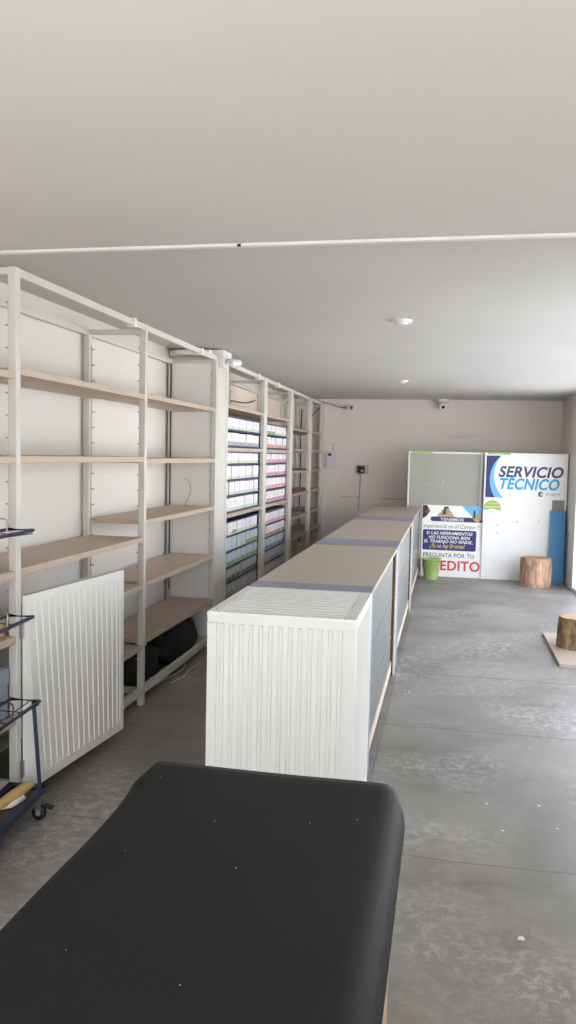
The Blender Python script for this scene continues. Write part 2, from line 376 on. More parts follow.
for i in range(ND): dslab(i/ND, (i+1)/ND, 0, .045, 0, .004); dslab(i/ND, (i+1)/ND, .955, 1, 0, .004)
for j in range(5):
    q0, q1 = .045+.182*j, .045+.182*(j+1)
    dslab(0, .05, q0, q1, 0, .004); dslab(.955, 1, q0, q1, 0, .004)
for i in range(15):
    c_ = .05+.905*(i+.5)/15
    n0 = len(door.v); rowv = []; K6 = 8
    for j in range(K6+1):
        t_ = .046+.908*j/K6
        for ds, oo in ((-.014, -.001), (-.009, .0045), (.009, .0045), (.014, -.001)): rowv.append(dpt(c_+ds, t_, 0)+Vector((oo, 0, 0)))
    fv = []
    for j in range(K6):
        for k in range(4): fv.append((j*4+k, j*4+(k+1) % 4, (j+1)*4+(k+1) % 4, (j+1)*4+k))
    fv += [(3, 2, 1, 0), (K6*4, K6*4+1, K6*4+2, K6*4+3)]
    door.add(rowv, fv)
door_o = npart('door', white_metal, door)
for z in (.824, .166):
    h_ = MB().box(XF, XF+.004, 3.312, 3.334, z-.04, z+.04).tube([(XF+.007, 3.333, z-.04), (XF+.007, 3.333, z+.04)], .006).build('hinge', steel)
    h_.data.transform(Matrix.Translation(-near.location)); h_.parent = door_o

F2 = [(6.745, 6.80), (8.19, 8.33), (9.60, 9.78), (11.0, 11.18), (12.11, 12.235)]
B2 = [(6.745, 6.785), (8.19, 8.23), (9.60, 9.64), (11.0, 11.04), (12.19, 12.23)]
bd = [(b, z, shelf_wood, '') for b in (0, 1) for z in (2.085, 1.708, 1.113)]
bd += [(b, z, shelf_dark, '') for b in (2, 3) for z in (1.995, 1.73, 1.455, 1.165, .865, .60)]
far, fpart = shelving('shelving_unit', 'long white shelving frame beyond the pillar, holding small cartons and empty brown boards', F2, B2, bd)
for y in (7.95, 8.9): fpart('rail_clamp', white_metal, MB().box(XF-.042, XF+.006, y-.025, y+.025, 2.405, 2.465))
fpart('back_panel', mat('cream_panel', srgb(226, 212, 200), .6), MB().box(-2.337, -2.328, 6.75, 11.3, .1, 2.39))

# ------------------------------------------------------------------ navy tray racks and the cartons on them
ORD = ['first', 'second', 'third', 'fourth', 'fifth', 'sixth', 'seventh', 'eighth', 'ninth', 'tenth', 'eleventh']
carton_white = mat('carton_white', srgb(236, 232, 234), .6, noise=.03, nscale=9)
carton_pale = mat('carton_pale_blue', srgb(196, 208, 218), .6, noise=.04, nscale=9)
carton_grey = mat('carton_grey', srgb(186, 182, 186), .6, noise=.05, nscale=9)
pr = {'green': mat('print_green', srgb(142, 176, 96), .6), 'pale green': mat('print_pale_green', srgb(206, 216, 198), .6),
      'pink': mat('print_pink', srgb(228, 160, 178), .6), 'red': mat('print_red', srgb(222, 144, 162), .6),
      'orange': mat('print_orange', srgb(200, 140, 118), .6), 'blue': mat('print_blue', srgb(126, 154, 186), .6),
      'dark': mat('print_dark', srgb(168, 168, 176), .6), 'dark green': mat('print_dark_green', srgb(84, 112, 90), .6)}
ink = mat('print_ink', srgb(190, 188, 192), .6)
NEARROWS = [('top', 1.872, 'pale green', 5), ('second', 1.727, 'dark', 5), ('third', 1.562, 'pale green', 5), ('fourth', 1.418, 'pale green', 5),
            ('fifth', 1.275, 'pale green', 7), ('sixth', 1.126, 'pale green', 7), ('seventh', .905, 'green', 8), ('eighth', .765, 'green', 8),
            ('ninth', .622, 'green', 8), ('tenth', .478, 'dark green', 8), ('eleventh', .335, 'dark', 8)]
FARROWS = [('top', 1.872, 'green', 6), ('second', 1.727, 'red', 6), ('third', 1.562, 'red', 6), ('fourth', 1.418, 'red', 6),
           ('fifth', 1.275, 'pink', 6), ('sixth', 1.126, 'red', 6), ('seventh', .885, 'pink', 7), ('eighth', .742, 'orange', 6),
           ('ninth', .60, 'blue', 6), ('tenth', .455, 'dark', 6), ('eleventh', .312, 'dark', 6)]
def rack(y0, y1, zs, top, label):
    t = thing('tray_rack', label, 'rack', (-2.1, y0, zs[-1]-.012), 'navy tray racks on the shelving')
    def p(n, mb, parent=None): return local(mb.build(n, bin_blue), t)
    for y in (y0+.004, y1-.008): p('side_frame', MB().box(-2.262, XF-.05, y, y+.004, zs[-1]-.01, top))
    for z in zs:
        p('tray', MB().box(-2.262, XF-.035, y0+.009, y1-.009, z-.008, z-.001).box(XF-.038, XF-.033, y0+.009, y1-.009, z-.014, z+.003))
    p('top_rail', MB().box(-2.262, XF-.035, y0+.009, y1-.009, top-.012, top))
    return t
cart_proto = {}
def cartons(rows, y0, y1, bay):
    for name, z, prc, n in rows:
        W = (y1-y0-.024)/n
        for i in range(n):
            body = carton_white
            if bay == 'farther' and name in ('ninth', 'tenth'): body = carton_pale
            if bay == 'nearer' and name in ('eighth', 'ninth'): body = carton_pale
            if name in ('eleventh',) or (name == 'tenth'): body = carton_grey
            c = prc
            if name in ('seventh',) and bay == 'nearer' and i != 2: c = 'pale green'
            if name == 'eighth' and bay == 'nearer' and i < 5: c = 'pale green'
            if name == 'third' and bay == 'farther' and i < 2: c = 'pink'
            if name == 'top' and bay == 'farther' and i > 2: c = 'pale green'
            g = random.choice((.014, .018, .024, .034)); hh = .121 - random.choice((0, .002, .006))
            key = (round(W, 4), body.name, c, g, hh)
            if key not in cart_proto:
                o = MB().box(-.30, 0, g/2, W-g/2, 0, hh, bev=.0015).build('carton', body)
                lb = MB().box(0, .0008, g/2+.006, W-g/2-.006, .006, .040 if c != 'pale green' else .03).build('colour_print', pr[c], o)
                tb = MB()
                for q in range(3): tb.box(0, .0008, W*.3, W*(.48+.12*random.random()), .058+q*.013, .0625+q*.013)
                tb.build('small_print', ink, o)
                cart_proto[key] = o
            else:
                s = cart_proto[key]; o = s.copy(); C.objects.link(o)
                for ch in s.children: k = ch.copy(); C.objects.link(k); k.parent = o
            o.location = (XF-.042-random.random()*.008, y0+.012+i*W, z)
            bc = {'carton_white': 'white', 'carton_pale_blue': 'pale blue', 'carton_grey': 'grey'}[body.name]
            rown = name+' row' if name != 'eleventh' else 'bottom row'
            tag(o, '%s carton, %s print, %s from left, %s of the %s stocked bay' % (bc, c, ORD[i], rown, bay), 'carton', 'small cartons in the '+bay+' stocked bay')
for (y0, y1, bay, rows) in ((6.806, 8.184, 'nearer', NEARROWS), (8.336, 9.594, 'farther', FARROWS)):
    zs = [r[1] for r in rows]
    rack(y0, y1, zs[0:2], 1.99, 'low navy tray rack under the top board of the %s stocked bay' % bay)
    rack(y0, y1, zs[2:6], 1.672, 'navy tray rack between the two middle boards of the %s stocked bay' % bay)
    rack(y0, y1, zs[6:], 1.035, 'tall navy tray rack below the lowest board of the %s stocked bay' % bay)
    cartons(rows, y0+.006, y1-.006, bay)

# ------------------------------------------------------------------ white panelled cabinet
cab = thing('panelled_cabinet', 'white ribbed metal panel cabinet at the near end of the counter row', 'cabinet', (-.68, 3.28, 0))
CX0, CX1, CY0, CY1, CZ = -1.0, -.352, 3.285, 3.985, .968
local(MB().box(CX0+.012, CX1-.012, CY0+.012, CY1-.002, .01, CZ-.014).build('body', white_metal), cab)
local(MB().ribs((CX0, CY0+.006, .0), (1, 0, 0), (0, 0, 1), (0, -1, 0), CX1-CX0, CZ-.006, .045, .043, rw=.022, rd=.005, mv=.038).build('front_panel', white_metal), cab)
local(MB().ribs((CX1-.006, CY0+.012, .0), (0, 1, 0), (0, 0, 1), (1, 0, 0), CY1-CY0-.014, CZ-.006, .045, .043, rw=.022, rd=.005, mv=.038).build('side_panel', white_metal), cab)
local(MB().ribs((CX0+.006, CY0+.012, .0), (0, 1, 0), (0, 0, 1), (-1, 0, 0), CY1-CY0-.014, CZ-.006, .045, .043, rw=.022, rd=.005, mv=.038).build('side_panel', white_metal), cab)
tp = local(MB().ribs((CX0, CY1-.002, CZ-.006), (0, -1, 0), (1, 0, 0), (0, 0, 1), CY1-CY0-.0, CX1-CX0, .045, .061, rw=.034, rd=.009, t=.006, mv=.052).build('top_panel', white_metal), cab)
for (x, y) in ((CX0+.03, CY0+.05), (CX1-.03, CY0+.03), (CX0+.03, CY1-.03), (CX1-.03, CY1-.03)):
    s_ = MB().lathe([(.006, 0), (.006, .002), (.003, .003)], (x, y, CZ+.006), 10).build('screw_glint_dot', steel); s_.data.transform(Matrix.Translation(-cab.location)); s_.parent = tp

# ------------------------------------------------------------------ display counters
def counter(y0, y1, strip, label, x0=-1.0, x1=-.358, dz=0):
    t = thing('display_counter', label, 'counter', ((x0+x1)/2, y0, 0), 'display counters in a row')
    def p(n, m_, mb): return local(mb.build(n, m_), t)
    z1 = .968+dz
    p('counter_top', top_wood, MB().box(x0, x1, y0+strip, y1-.03, z1-.024, z1, bev=.002))
    p('film_strip', blue_grey, MB().box(x0, x1, y0, y0+strip-.001, z1-.026, z1+.001, bev=.002))
    p('end_panel', pale_wood, MB().box(x0, x1+.004, y1-.110, y1-.004, 0, z1-.026, bev=.002))
    p('edge_strip', edge_wood, MB().box(x0, x1+.004, y1-.029, y1-.004, z1-.0255, z1+.004, bev=.002))
    p('end_panel', blue_grey, MB().box(x0, x1, y0+.002, y0+.03, 0, z1-.027))
    p('stile', blue_grey, MB().box(x1-.018, x1, y0+.031, y0+strip*.72, .0, z1-.027))
    p('back_panel', pale_wood, MB().box(x0, x0+.018, y0+.031, y1-.03, .0, z1-.027))
    p('base', pale_wood, MB().box(x0+.02, x1-.02, y0+.031, y1-.03, .085, .105))
    p('base_rail', pale_wood, MB().box(x1-.016, x1-.002, y0+strip*.72+.001, y1-.34, .09, .165))
    p('plinth', dark_wood, MB().box(x1-.08, x1-.065, y0+.031, y1-.03, .0, .084))
    p('inner_panel', dark_wood, MB().box(x0+.02, x1-.02, y1-.40, y1-.39, .106, z1-.027))
    p('inner_panel', dark_wood, MB().box(x1-.16, x1-.145, y1-.388, y1-.112, .0, z1-.027))
    p('inner_panel', dark_wood, MB().box(x1-.144, x1-.006, y1-.125, y1-.111, .0, z1-.027))
    p('glass_panel', display_glass, MB().box(x1-.012, x1-.007, y0+strip*.72+.002, y1-.40, .166, z1-.027))
    for z in (.36, .65):
        p('glass_shelf', display_glass, MB().box(x0+.02, x1-.03, y0+.032, y1-.405, z, z+.007))
        p('shelf_rail', grey_plastic, MB().box(x1-.0065, x1-.002, y0+.032, y1-.405, z-.001, z+.006))
    return t
counter(3.992, 6.128, .20, 'tan topped glass display counter touching the white ribbed cabinet')
counter(6.135, 8.70, .44, 'tan topped glass display counter in the middle of the row', dz=.001)
counter(8.708, 11.30, .52, 'tan topped glass display counter farthest away, next to the green bucket')

# ------------------------------------------------------------------ black vinyl covered table
tb = thing('padded_table', 'long table under a black leather-look vinyl cover in the foreground', 'table', (-.44, 1.2, 0))
ZT = .75
local(MB().box(-.775, -.125, .30, 2.14, .645, ZT-.006, bev=.003).box(-.76, -.0905, .30, 2.12, .52, .632).build('tabletop', edge_wood), tb)
for x in (-.74, -.135):
    for y in (.36, 2.05): local(MB().box(x-.025, x+.025, y-.025, y+.025, 0, .519).build('leg', edge_wood), tb)
prof = [(-.806, -.035), (-.803, -.018), (-.795, -.007), (-.78, -.002), (-.75, 0)] + [(-.75+.07*i, 0) for i in range(1, 9)]
prof += [(-.16, -.0005), (-.135, -.003), (-.115, -.010), (-.098, -.022), (-.088, -.040), (-.084, -.062), (-.0835, -.085), (-.085, -.105)]
NY = 60; vs = []; fs = []
for j in range(NY+1):
    t_ = j/NY; y = .28+t_*1.888
    for i, (x, dz) in enumerate(prof):
        s_ = i/(len(prof)-1); e = max(0, (t_-.93)/.07)
        yy = y - e*.0
        xx = x
        if i < 5: xx += .006*math.sin(y*5.1)*(1-i/5)+.004*math.sin(y*11+1)*(1-i/5)-(.006 if 1.93 < y < 2.1 else 0)*math.sin((y-1.93)/.17*PI)*(1-i/5)
        if i > 14 and t_ > .955: xx -= (t_-.955)*1.0*(i-14)/6
        z = ZT+dz+.0015*math.sin(y*7+x*9)
        if t_ > .985: z -= .004
        if i < 3 and t_ > .9: z += .006
        vs.append((xx, yy, z))
NP = len(prof)
for j in range(NY):
    for i in range(NP-1): fs.append((j*NP+i, j*NP+i+1, (j+1)*NP+i+1, (j+1)*NP+i))
cv = MB().add(vs, fs, True).build('vinyl_cover', vinyl, None)
mod = cv.modifiers.new('thick', 'SOLIDIFY'); mod.thickness = .004; mod.offset = 1
cv.data.transform(Matrix.Translation(-tb.location)); cv.parent = tb
# crumbs on the cover
CRB = ['tiny pale crumb near the left edge of the black cover', 'tiny pale crumb at the far left corner of the black cover', 'tiny pale crumb on the black cover below the ribbed cabinet',
       'tiny pale crumb on the right half of the black cover', 'tiny pale crumb nearest the far right corner of the black cover', 'tiny pale crumb low on the left of the black cover',
       'tiny pale crumb nearest the bottom of the photo on the black cover', 'tiny pale crumb in the middle of the black cover']
for i, (x, y) in enumerate([(-.683, 1.64), (-.751, 2.05), (-.529, 1.828), (-.301, 1.874), (-.19, 1.92), (-.643, 1.276), (-.413, 1.232), (-.421, 1.625)]):
    sz = random.uniform(.0012, .002)
    o = MB().lathe([(sz*.7, 0), (sz, sz*.4), (sz*.5, sz*.8)], (0, 0, 0), 6).build('crumb', white_plastic); o.location = (x, y, ZT+.0045); o.rotation_euler.z = i
    tag(o, CRB[i], 'crumb', 'crumbs on the black table cover')

# ------------------------------------------------------------------ navy wire display cart on the left
ct = thing('display_cart', 'navy tube display cart with wire tiers and castors at the left edge', 'cart', (-1.95, 2.9, 0))
# cart axes: corner K, long side towards the camera, short side to the left
K = Vector((-1.742, 3.225, 0)); A = Vector((.085, -1, 0)).normalized(); B = Vector((-1, -.02, 0)).normalized()
Lc, Wc = .95, .152
def cp(a, b, z): v = K+A*a+B*b; return (v.x, v.y, z)
def cpart(n, m_, mb, par=None):
    o = mb.build(n, m_); o.data.transform(Matrix.Translation(-ct.location)); o.parent = par or ct; return o
base = MB()
for a0, b0, a1, b1 in ((0, 0, Lc, 0), (0, Wc, Lc, Wc), (0, 0, 0, Wc), (Lc, 0, Lc, Wc)):
    p0, p1 = Vector(cp(a0, b0, .125)), Vector(cp(a1, b1, .125)); d = (p1-p0).normalized(); n_ = d.cross(Vector((0, 0, 1)))*.014; u_ = Vector((0, 0, .014)); p0 -= d*.014; p1 += d*.014
    base.hexa([p0-n_-u_, p1-n_-u_, p1+n_-u_, p0+n_-u_, p0-n_+u_, p1-n_+u_, p1+n_+u_, p0+n_+u_])
cpart('base_frame', blue_metal, base)
tray = [cp(.016, .016, .115), cp(Lc-.016, .016, .115), cp(Lc-.016, Wc-.016, .115), cp(.016, Wc-.016, .115)]
cpart('base_board', dark_wood, MB().hexa([*tray, *[(x, y, z+.008) for x, y, z in tray]]))
for (z, nm) in ((.53, ''), (.913, ''), (1.298, '')):
    corner = (0, 0); zz = z
    off = 0 if z < .6 else .015; ob = .012 if z < .6 else .036
    fr_ = MB().tube([cp(off, ob, zz), cp(Lc, ob, zz), cp(Lc, Wc, zz), cp(off, Wc, zz)], .008, 8, True)
    ti = cpart('wire_tier', blue_metal, fr_)
    wr = MB()
    for k in range(1, 6): wr.tube([cp(off+k*.15, ob, zz-.004), cp(off+k*.15, Wc, zz-.004)], .0025, 6)
    wr.tube([cp(off+.005, .06, zz-.004), cp(Lc, .06, zz-.004)], .0025, 6)
    if z < .6 or z > 1.2: wr.tube([cp(off+.01, ob, zz-.014), cp(.5, Wc, zz-.014)], .003, 6)
    cpart('wires', blue_metal, wr, ti)
    hp = MB(); a0 = .26
    hp.tube([cp(a0, ob+.005, zz), cp(a0-.01, ob+.005, zz+.05), cp(a0-.012, ob+.01, zz+.062), cp(a0-.012, ob+.025, zz+.068), cp(a0-.012, Wc-.01, zz+.06), cp(a0, Wc-.004, zz)], .003, 6)
    cpart('divider_hoop', steel if z > .6 else blue_metal, hp, ti)
cpart('post', blue_metal, MB().tube([cp(.012, .006, .14), cp(0, .042, .528)], .009, 10))
cpart('post', blue_metal, MB().tube([cp(Lc-.012, .006, .14), cp(Lc, .0, 1.5)], .009, 10))
cpart('post', blue_metal, MB().tube([cp(Lc-.012, Wc, .14), cp(Lc, Wc, 1.5)], .009, 10))
cpart('post', blue_metal, MB().tube([cp(.45, Wc, .14), cp(.45, Wc, 1.5)], .009, 10))
for a in (.03, Lc-.03):
    for b in (.0, Wc-.0):
        c0 = Vector(cp(a, b, 0))
        co = cpart('castor', black_plastic, MB().lathe([(.018, -.012), (.032, -.010), (.034, 0), (.032, .010), (.018, .012)], (c0.x, c0.y, .034), 20, 'y'))
        cpart('wheel_hub', grey_plastic, MB().lathe([(.012, -.0135), (.012, .0135)], (c0.x, c0.y, .034), 12, 'y'), co)
        cpart('fork', steel, MB().box(c0.x-.014, c0.x+.014, c0.y-.018, c0.y-.014, .045, .11).box(c0.x-.014, c0.x+.014, c0.y+.014, c0.y+.018, .045, .11).box(c0.x-.02, c0.x+.02, c0.y-.02, c0.y+.02, .104, .111), co)
        if a < .1 and b == 0: cpart('brake_lever', black_plastic, MB().hexa([(c0.x+.016, c0.y-.01, .062), (c0.x+.058, c0.y+.0, .052), (c0.x+.058, c0.y+.03, .052), (c0.x+.016, c0.y+.03, .062), (c0.x+.016, c0.y-.01, .068), (c0.x+.058, c0.y+.0, .058), (c0.x+.058, c0.y+.03, .058), (c0.x+.016, c0.y+.03, .068)]), co)
# wooden handle lying across the base
hpts = [Vector((-1.765, 3.18, .168)), Vector((-1.775, 3.14, .168)), Vector((-1.785, 3.06, .165)), Vector((-1.80, 2.93, .160)), Vector((-1.82, 2.78, .155)), Vector((-1.83, 2.6, .15))]
tag(MB().tube([p[:] for p in hpts], [.012, .023, .024, .019, .017, .017], 14).build('tool_handle', tool_wood), 'light wooden tool handle lying on the base of the navy cart', 'handle')
cl = MB()
cl.tube([(-1.80, 3.12, .142), (-1.765, 3.09, .140), (-1.775, 3.02, .142), (-1.80, 2.98, .140)], [.008, .018, .016, .008], 7)
tag(cl.build('crumpled_paper', white_plastic), 'crumpled pale paper under the wooden handle on the cart', 'paper')

# things in the nearest shelving bay, left edge
bx = thing('storage_box', 'blue-grey box with a lid seam on a lower board at the left edge', 'box', (-2.06, 2.9, .42))
local(MB().box(-2.22, -1.93, 2.45, 3.26, .421, .58, bev=.006).build('body', carton_blue), bx)
local(MB().box(-2.225, -1.925, 2.445, 3.265, .581, .66, bev=.006).build('lid', carton_blue), bx)
for (nm, zz, lb) in (('wooden_block', .801, 'tan wooden block on the board above the blue-grey box'),):
    tag(MB().box(-2.1, -1.95, 3.1, 3.27, zz, zz+.10, bev=.004).build(nm, edge_wood), lb, 'block')

def lump(name, m_, c, sx_, sy_, sz_, seed, label, cat):
    bm = bmesh.new(); bmesh.ops.create_icosphere(bm, subdivisions=4, radius=1)
    rnd = random.Random(seed); dirs = [(Vector((rnd.gauss(0, 1), rnd.gauss(0, 1), rnd.gauss(0, 1))).normalized(), rnd.uniform(4, 9), rnd.uniform(0, 6)) for _ in range(9)]
    for v in bm.verts:
        k = 1+sum(.035*math.sin(v.co.dot(d)*f+p) for d, f, p in dirs)
        v.co = Vector((v.co.x*sx_*k, v.co.y*sy_*k, max(v.co.z, -.75)*sz_*k))
    mz = min(v.co.z for v in bm.verts)
    for v in bm.verts: v.co.z -= mz
    me = bpy.data.meshes.new(name); bm.to_mesh(me); bm.free(); me.polygons.foreach_set('use_smooth', [True]*len(me.polygons)); me.materials.append(m_)
    o = bpy.data.objects.new(name, me); C.objects.link(o); o.location = c; return tag(o, label, cat)
lump('black_bag', dark_cloth, (-2.10, 5.98, 0), .15, .40, .20, 3, 'crumpled black bag under the lowest board by the pillar', 'bag')
lump('black_bag', dark_cloth, (-2.11, 5.22, 0), .14, .30, .16, 5, 'flat black bag on the floor behind the second shelving post', 'bag')
lump('black_bag', dark_cloth, (-2.10, 2.9, 0), .14, .34, .17, 9, 'dark bag under the boards at the left edge', 'bag')
def cable(name, pts, r, m_, label, n=6, cat='cable'):
    P = [Vector(p) for p in pts]; out = []
    for i in range(len(P)-1):
        p0 = P[max(i-1, 0)]; p1 = P[i]; p2 = P[i+1]; p3 = P[min(i+2, len(P)-1)]
        for k in range(8):
            t = k/8; out.append(.5*((2*p1)+(-p0+p2)*t+(2*p0-5*p1+4*p2-p3)*t*t+(-p0+3*p1-3*p2+p3)*t*t*t))
    out.append(P[-1]); return tag(MB().tube([o[:] for o in out], r, n).build(name, m_), label, cat)
cable('white_cable', [(-1.93, 5.05, .125), (-1.97, 5.2, .03), (-1.96, 5.45, .012), (-1.93, 5.65, .008), (-1.95, 5.85, .01), (-2.02, 5.95, .008)], .005, white_plastic, 'loose white cable on the floor under the lowest board')
cable('white_cable', [(-1.90, 5.35, .006), (-1.86, 5.55, .006), (-1.88, 5.75, .006), (-1.86, 5.95, .006)], .004, white_plastic, 'short white cable end trailing in front of the bottom rail')
cable('black_cable', [(-2.29, 6.40, 2.39), (-2.292, 6.405, 2.0), (-2.29, 6.40, 1.5), (-2.292, 6.405, 1.0), (-2.29, 6.40, .5)], .006, black_plastic, 'black cable running down the corner beside the white side panel')
cable('thin_cable', [(-2.18, 6.428, 1.44), (-2.13, 6.42, 1.41), (-2.115, 6.42, 1.33), (-2.15, 6.42, 1.24), (-2.17, 6.425, 1.218)], .003, grey_plastic, 'thin grey cable looping above the middle board beside the side panel')
cable('black_cable', [(-2.31, 6.85, 2.33), (-2.31, 7.3, 2.25), (-2.31, 7.9, 2.20), (-2.31, 8.3, 2.22), (-2.31, 9.0, 2.24), (-2.31, 9.45, 2.30)], .006, black_plastic, 'black cable sagging along the wall above the stocked cartons')
cable('black_cable', [(-2.24, 12.18, 2.36), (-2.245, 12.17, 1.9), (-2.24, 12.19, 1.4), (-2.245, 12.17, .9), (-2.24, 12.18, .3)], .010, black_plastic, 'black cable hanging behind the empty brown boards')
cable('black_cable', [(-2.12, 12.16, 2.1), (-2.09, 12.16, 2.22), (-2.02, 12.17, 2.33), (-1.96, 12.18, 2.385)], .006, black_plastic, 'black cable drooping at the top of the last shelving bay')

# ------------------------------------------------------------------ cameras, detectors, wall devices
def ceiling_dome(x, y, r, label):
    t = thing('smoke_detector', label, 'smoke detector', (x, y, ZC))
    MB().lathe([(r, 0), (r, -.010), (r*.96, -.014), (r*.8, -.017)], (0, 0, 0), 28).build('base', white_plastic, t)
    MB().lathe([(r*.62, -.017), (r*.58, -.024), (r*.4, -.029), (r*.1, -.030)], (0, 0, 0), 24).build('cap', white_plastic, t)
ceiling_dome(-.325, 5.22, .068, 'white round smoke detector on the ceiling, nearer one')
ceiling_dome(-.54, 9.25, .06, 'small white round smoke detector on the ceiling near the back wall')
def dome_cam(loc, label, look=(0, -1, 0), arm=None):
    t = thing('security_camera', label, 'camera', loc)
    d = Vector(look).normalized()
    MB().lathe([(.075, 0), (.075, -.015), (.06, -.03), (.045, -.034)], (0, 0, 0), 24).build('mount', white_plastic, t)
    q = d.to_track_quat('Z', 'Y').to_matrix().to_4x4()
    b = MB().lathe([(.028, -.05), (.042, -.045), (.045, 0), (.044, .045), (.036, .055)], (0, 0, 0), 20).build('housing', white_plastic, t)
    b.data.transform(Matrix.Translation((0, 0, -.075)) @ q)
    l = MB().lathe([(.018, .0555), (.017, .064), (.006, .066)], (0, 0, 0), 18).build('lens', black_plastic, t)
    l.data.transform(Matrix.Translation((0, 0, -.075)) @ q)
    return t
dome_cam((-.115, 12.14, ZC), 'white camera with a black lens under the ceiling, middle of the back wall', (.12, -1, -.25)).scale = (1.35,)*3
t = thing('security_camera', 'small white camera with a black lens beside the end of the shelving', 'camera', (-1.50, 12.2, 2.40))
MB().box(-.05, .03, .02, .055, -.035, .035, bev=.004).build('wall_bracket', white_plastic, t)
MB().lathe([(.03, .015), (.042, .0), (.042, -.06), (.036, -.075)], (.02, 0, -.01), 20, 'y').build('housing', white_plastic, t)
MB().lathe([(.024, -.0755), (.023, -.084), (.01, -.086)], (.03, 0, -.01), 18, 'y').build('lens', black_plastic, t)
cable('grey_cable', [(-1.93, 12.22, 2.475), (-1.82, 12.23, 2.455), (-1.72, 12.23, 2.42), (-1.62, 12.23, 2.395), (-1.55, 12.235, 2.40)], .010, grey_plastic, 'grey cable running from the shelving to the small camera')
t = thing('security_camera', 'white bullet camera on the pillar top beside the shelving rails', 'camera', (-1.86, 6.56, 2.42))
MB().box(-.044, -.004, -.07, .07, -.05, .075, bev=.004).build('junction_box', white_plastic, t)
MB().tube([(0, .0, .01), (.04, .03, .005), (.07, .06, 0)], .012, 10).build('arm', white_plastic, t)
MB().tube([(.05, -.04, -.01), (.055, -.03, -.01), (.085, .085, .0), (.09, .10, 0)], [.022, .030, .030, .020], 16).build('housing', white_plastic, t)
t = thing('cable_duct', 'white cable duct boxed across the top of the pillar', 'duct', (-2.1, 6.5, 2.46))
MB().box(-.235, .235, -.02, .24, .0, .052, bev=.004).build('duct_body', white_metal, t)
MB().box(-.16, -.06+.2, -.10, -.021, .004, .045, bev=.004).build('duct_branch', white_metal, t)
def w_box(name, x0, x1, z0, z1, d, m_, label, cat):
    t = thing(name, label, cat, ((x0+x1)/2, YB, (z0+z1)/2)); W, H = (x1-x0)/2, (z1-z0)/2
    MB().box(-W, W, -d, 0, -H, H, bev=.005).build('case', m_, t); return t, W, H
t, W, H = w_box('electrical_panel', -1.845, -1.705, 1.468, 1.73, .06, mat('panel_paint', srgb(206, 208, 214), .5), 'white electrical panel on the back wall beside the shelving end', 'electrical panel')
MB().box(-W+.008, W-.008, -.066, -.0605, -H+.01, H-.01, bev=.002).build('cover', MATS['panel_paint'], t)
MB().box(-W+.03, -W+.075, -.0685, -.0665, H-.075, H-.035).build('switch_window', black_plastic, t)
t, W, H = w_box('junction_box', -1.80, -1.72, 1.86, 1.905, .03, white_plastic, 'small white junction box above the electrical panel', 'junction box')
MB().box(.01, .018, -.012, 0, -.13, -H-.001).build('conduit', grey_plastic, t)
t, W, H = w_box('control_box', -1.362, -1.252, 1.402, 1.508, .05, black_plastic, 'small black control box with a thin cable on the back wall', 'control box')
MB().box(.0, .035, -.0525, -.0505, -.028, -.006).build('display', mat('device_screen', srgb(190, 205, 200), .4), t)
MB().box(-W-.06, W+.055, -.004, 0, -H-.02, H+.02).build('back_plate', mat('plate_grey', srgb(186, 182, 174), .6), t)
MB().tube([(-.01, -.01, -H), (-.015, -.01, -.3), (-.03, -.01, -.62)], .007, 8).build('lead', grey_plastic, t)
# scuff marks on the back wall (paint wear)
scm = mat('scuffed_paint', srgb(190, 177, 163), .8, noise=.15, nscale=20)
for i, (x0, x1, z) in enumerate(((-1.62, -1.32, 1.03), (-1.0, -.62, 1.02))):
    struct(MB().hexa([(x0, YB-.0005, z-.005), (x1, YB-.0005, z-.012), (x1, YB, z-.012), (x0, YB, z-.005), (x0+.02, YB-.0005, z+.012), (x1-.03, YB-.0005, z+.004), (x1-.03, YB, z+.004), (x0+.02, YB, z+.012)]).build('trim_%d' % (6+i), scm))

# ------------------------------------------------------------------ signs and boards at the back
def stander(name, label, cat, x, y, tilt=0, rz=0):
    t = thing(name, label, cat, (x, y, 0)); t.rotation_euler = (-tilt, 0, rz); return t
# grey framed partition (left)
t = stander('partition_panel', 'grey framed partition panel standing behind the farthest counter', 'partition', -.555, 11.44)
MB().box(.02, .995, -.012, .012, .03, 1.72).build('board', grey_board, t)
fb = MB().box(0, .02, -.018, .018, 0, 1.745).box(.995, 1.02, -.018, .018, 0, 1.745).box(.02, .995, -.018, .018, 1.72, 1.745).box(.02, .995, -.018, .018, 0, .03)
fb.build('frame', white_metal, t)
MB().box(.05, .33, -.0195, -.0185, 1.722, 1.747).build('green_tape', sign_green, t)
for (x, z, r) in ((.31, 1.30, .010), (.50, 1.32, .012), (.485, 1.285, .010)):
    MB().lathe([(r, -.0125), (r*.8, -.015)], (x, 0, z), 12, 'y').build('screw_glint_dot', sign_pale, t)  # pale discs paint small bright reflections onto the grey board
for x in (.01, 1.0): MB().box(x-.01, x+.01, .019, .36, 0, .03).build('foot', white_metal, t)
# white display board (right)
t = stander('display_board', 'tall white display board standing beside the blue plank', 'board', .490, 11.33)
MB().box(0, 1.088, -.012, .012, 0, 1.745, bev=.002).build('board', sign_white, t)
MB().box(1.089, 1.102, -.016, .014, 0, 1.748).build('edge_strip', grey_tape, t)
MB().box(.03, .34, -.014, -.0125, 1.722, 1.75).build('green_tape', sign_green, t)
for x in (.05, 1.03): MB().box(x-.01, x+.01, .013, .36, 0, .03).build('foot', white_metal, t)
for (x, z) in ((.46, .81), (.74, .825), (.20, .65), (.195, .755)): MB().lathe([(.009, -.0125), (.007, -.015)], (x, 0, z), 10, 'y').build('screw_glint_dot', grey_plastic, t)
MB().box(.905, 1.065, -.0145, -.0125, .93, 1.12).build('grey_tape', grey_tape, t)
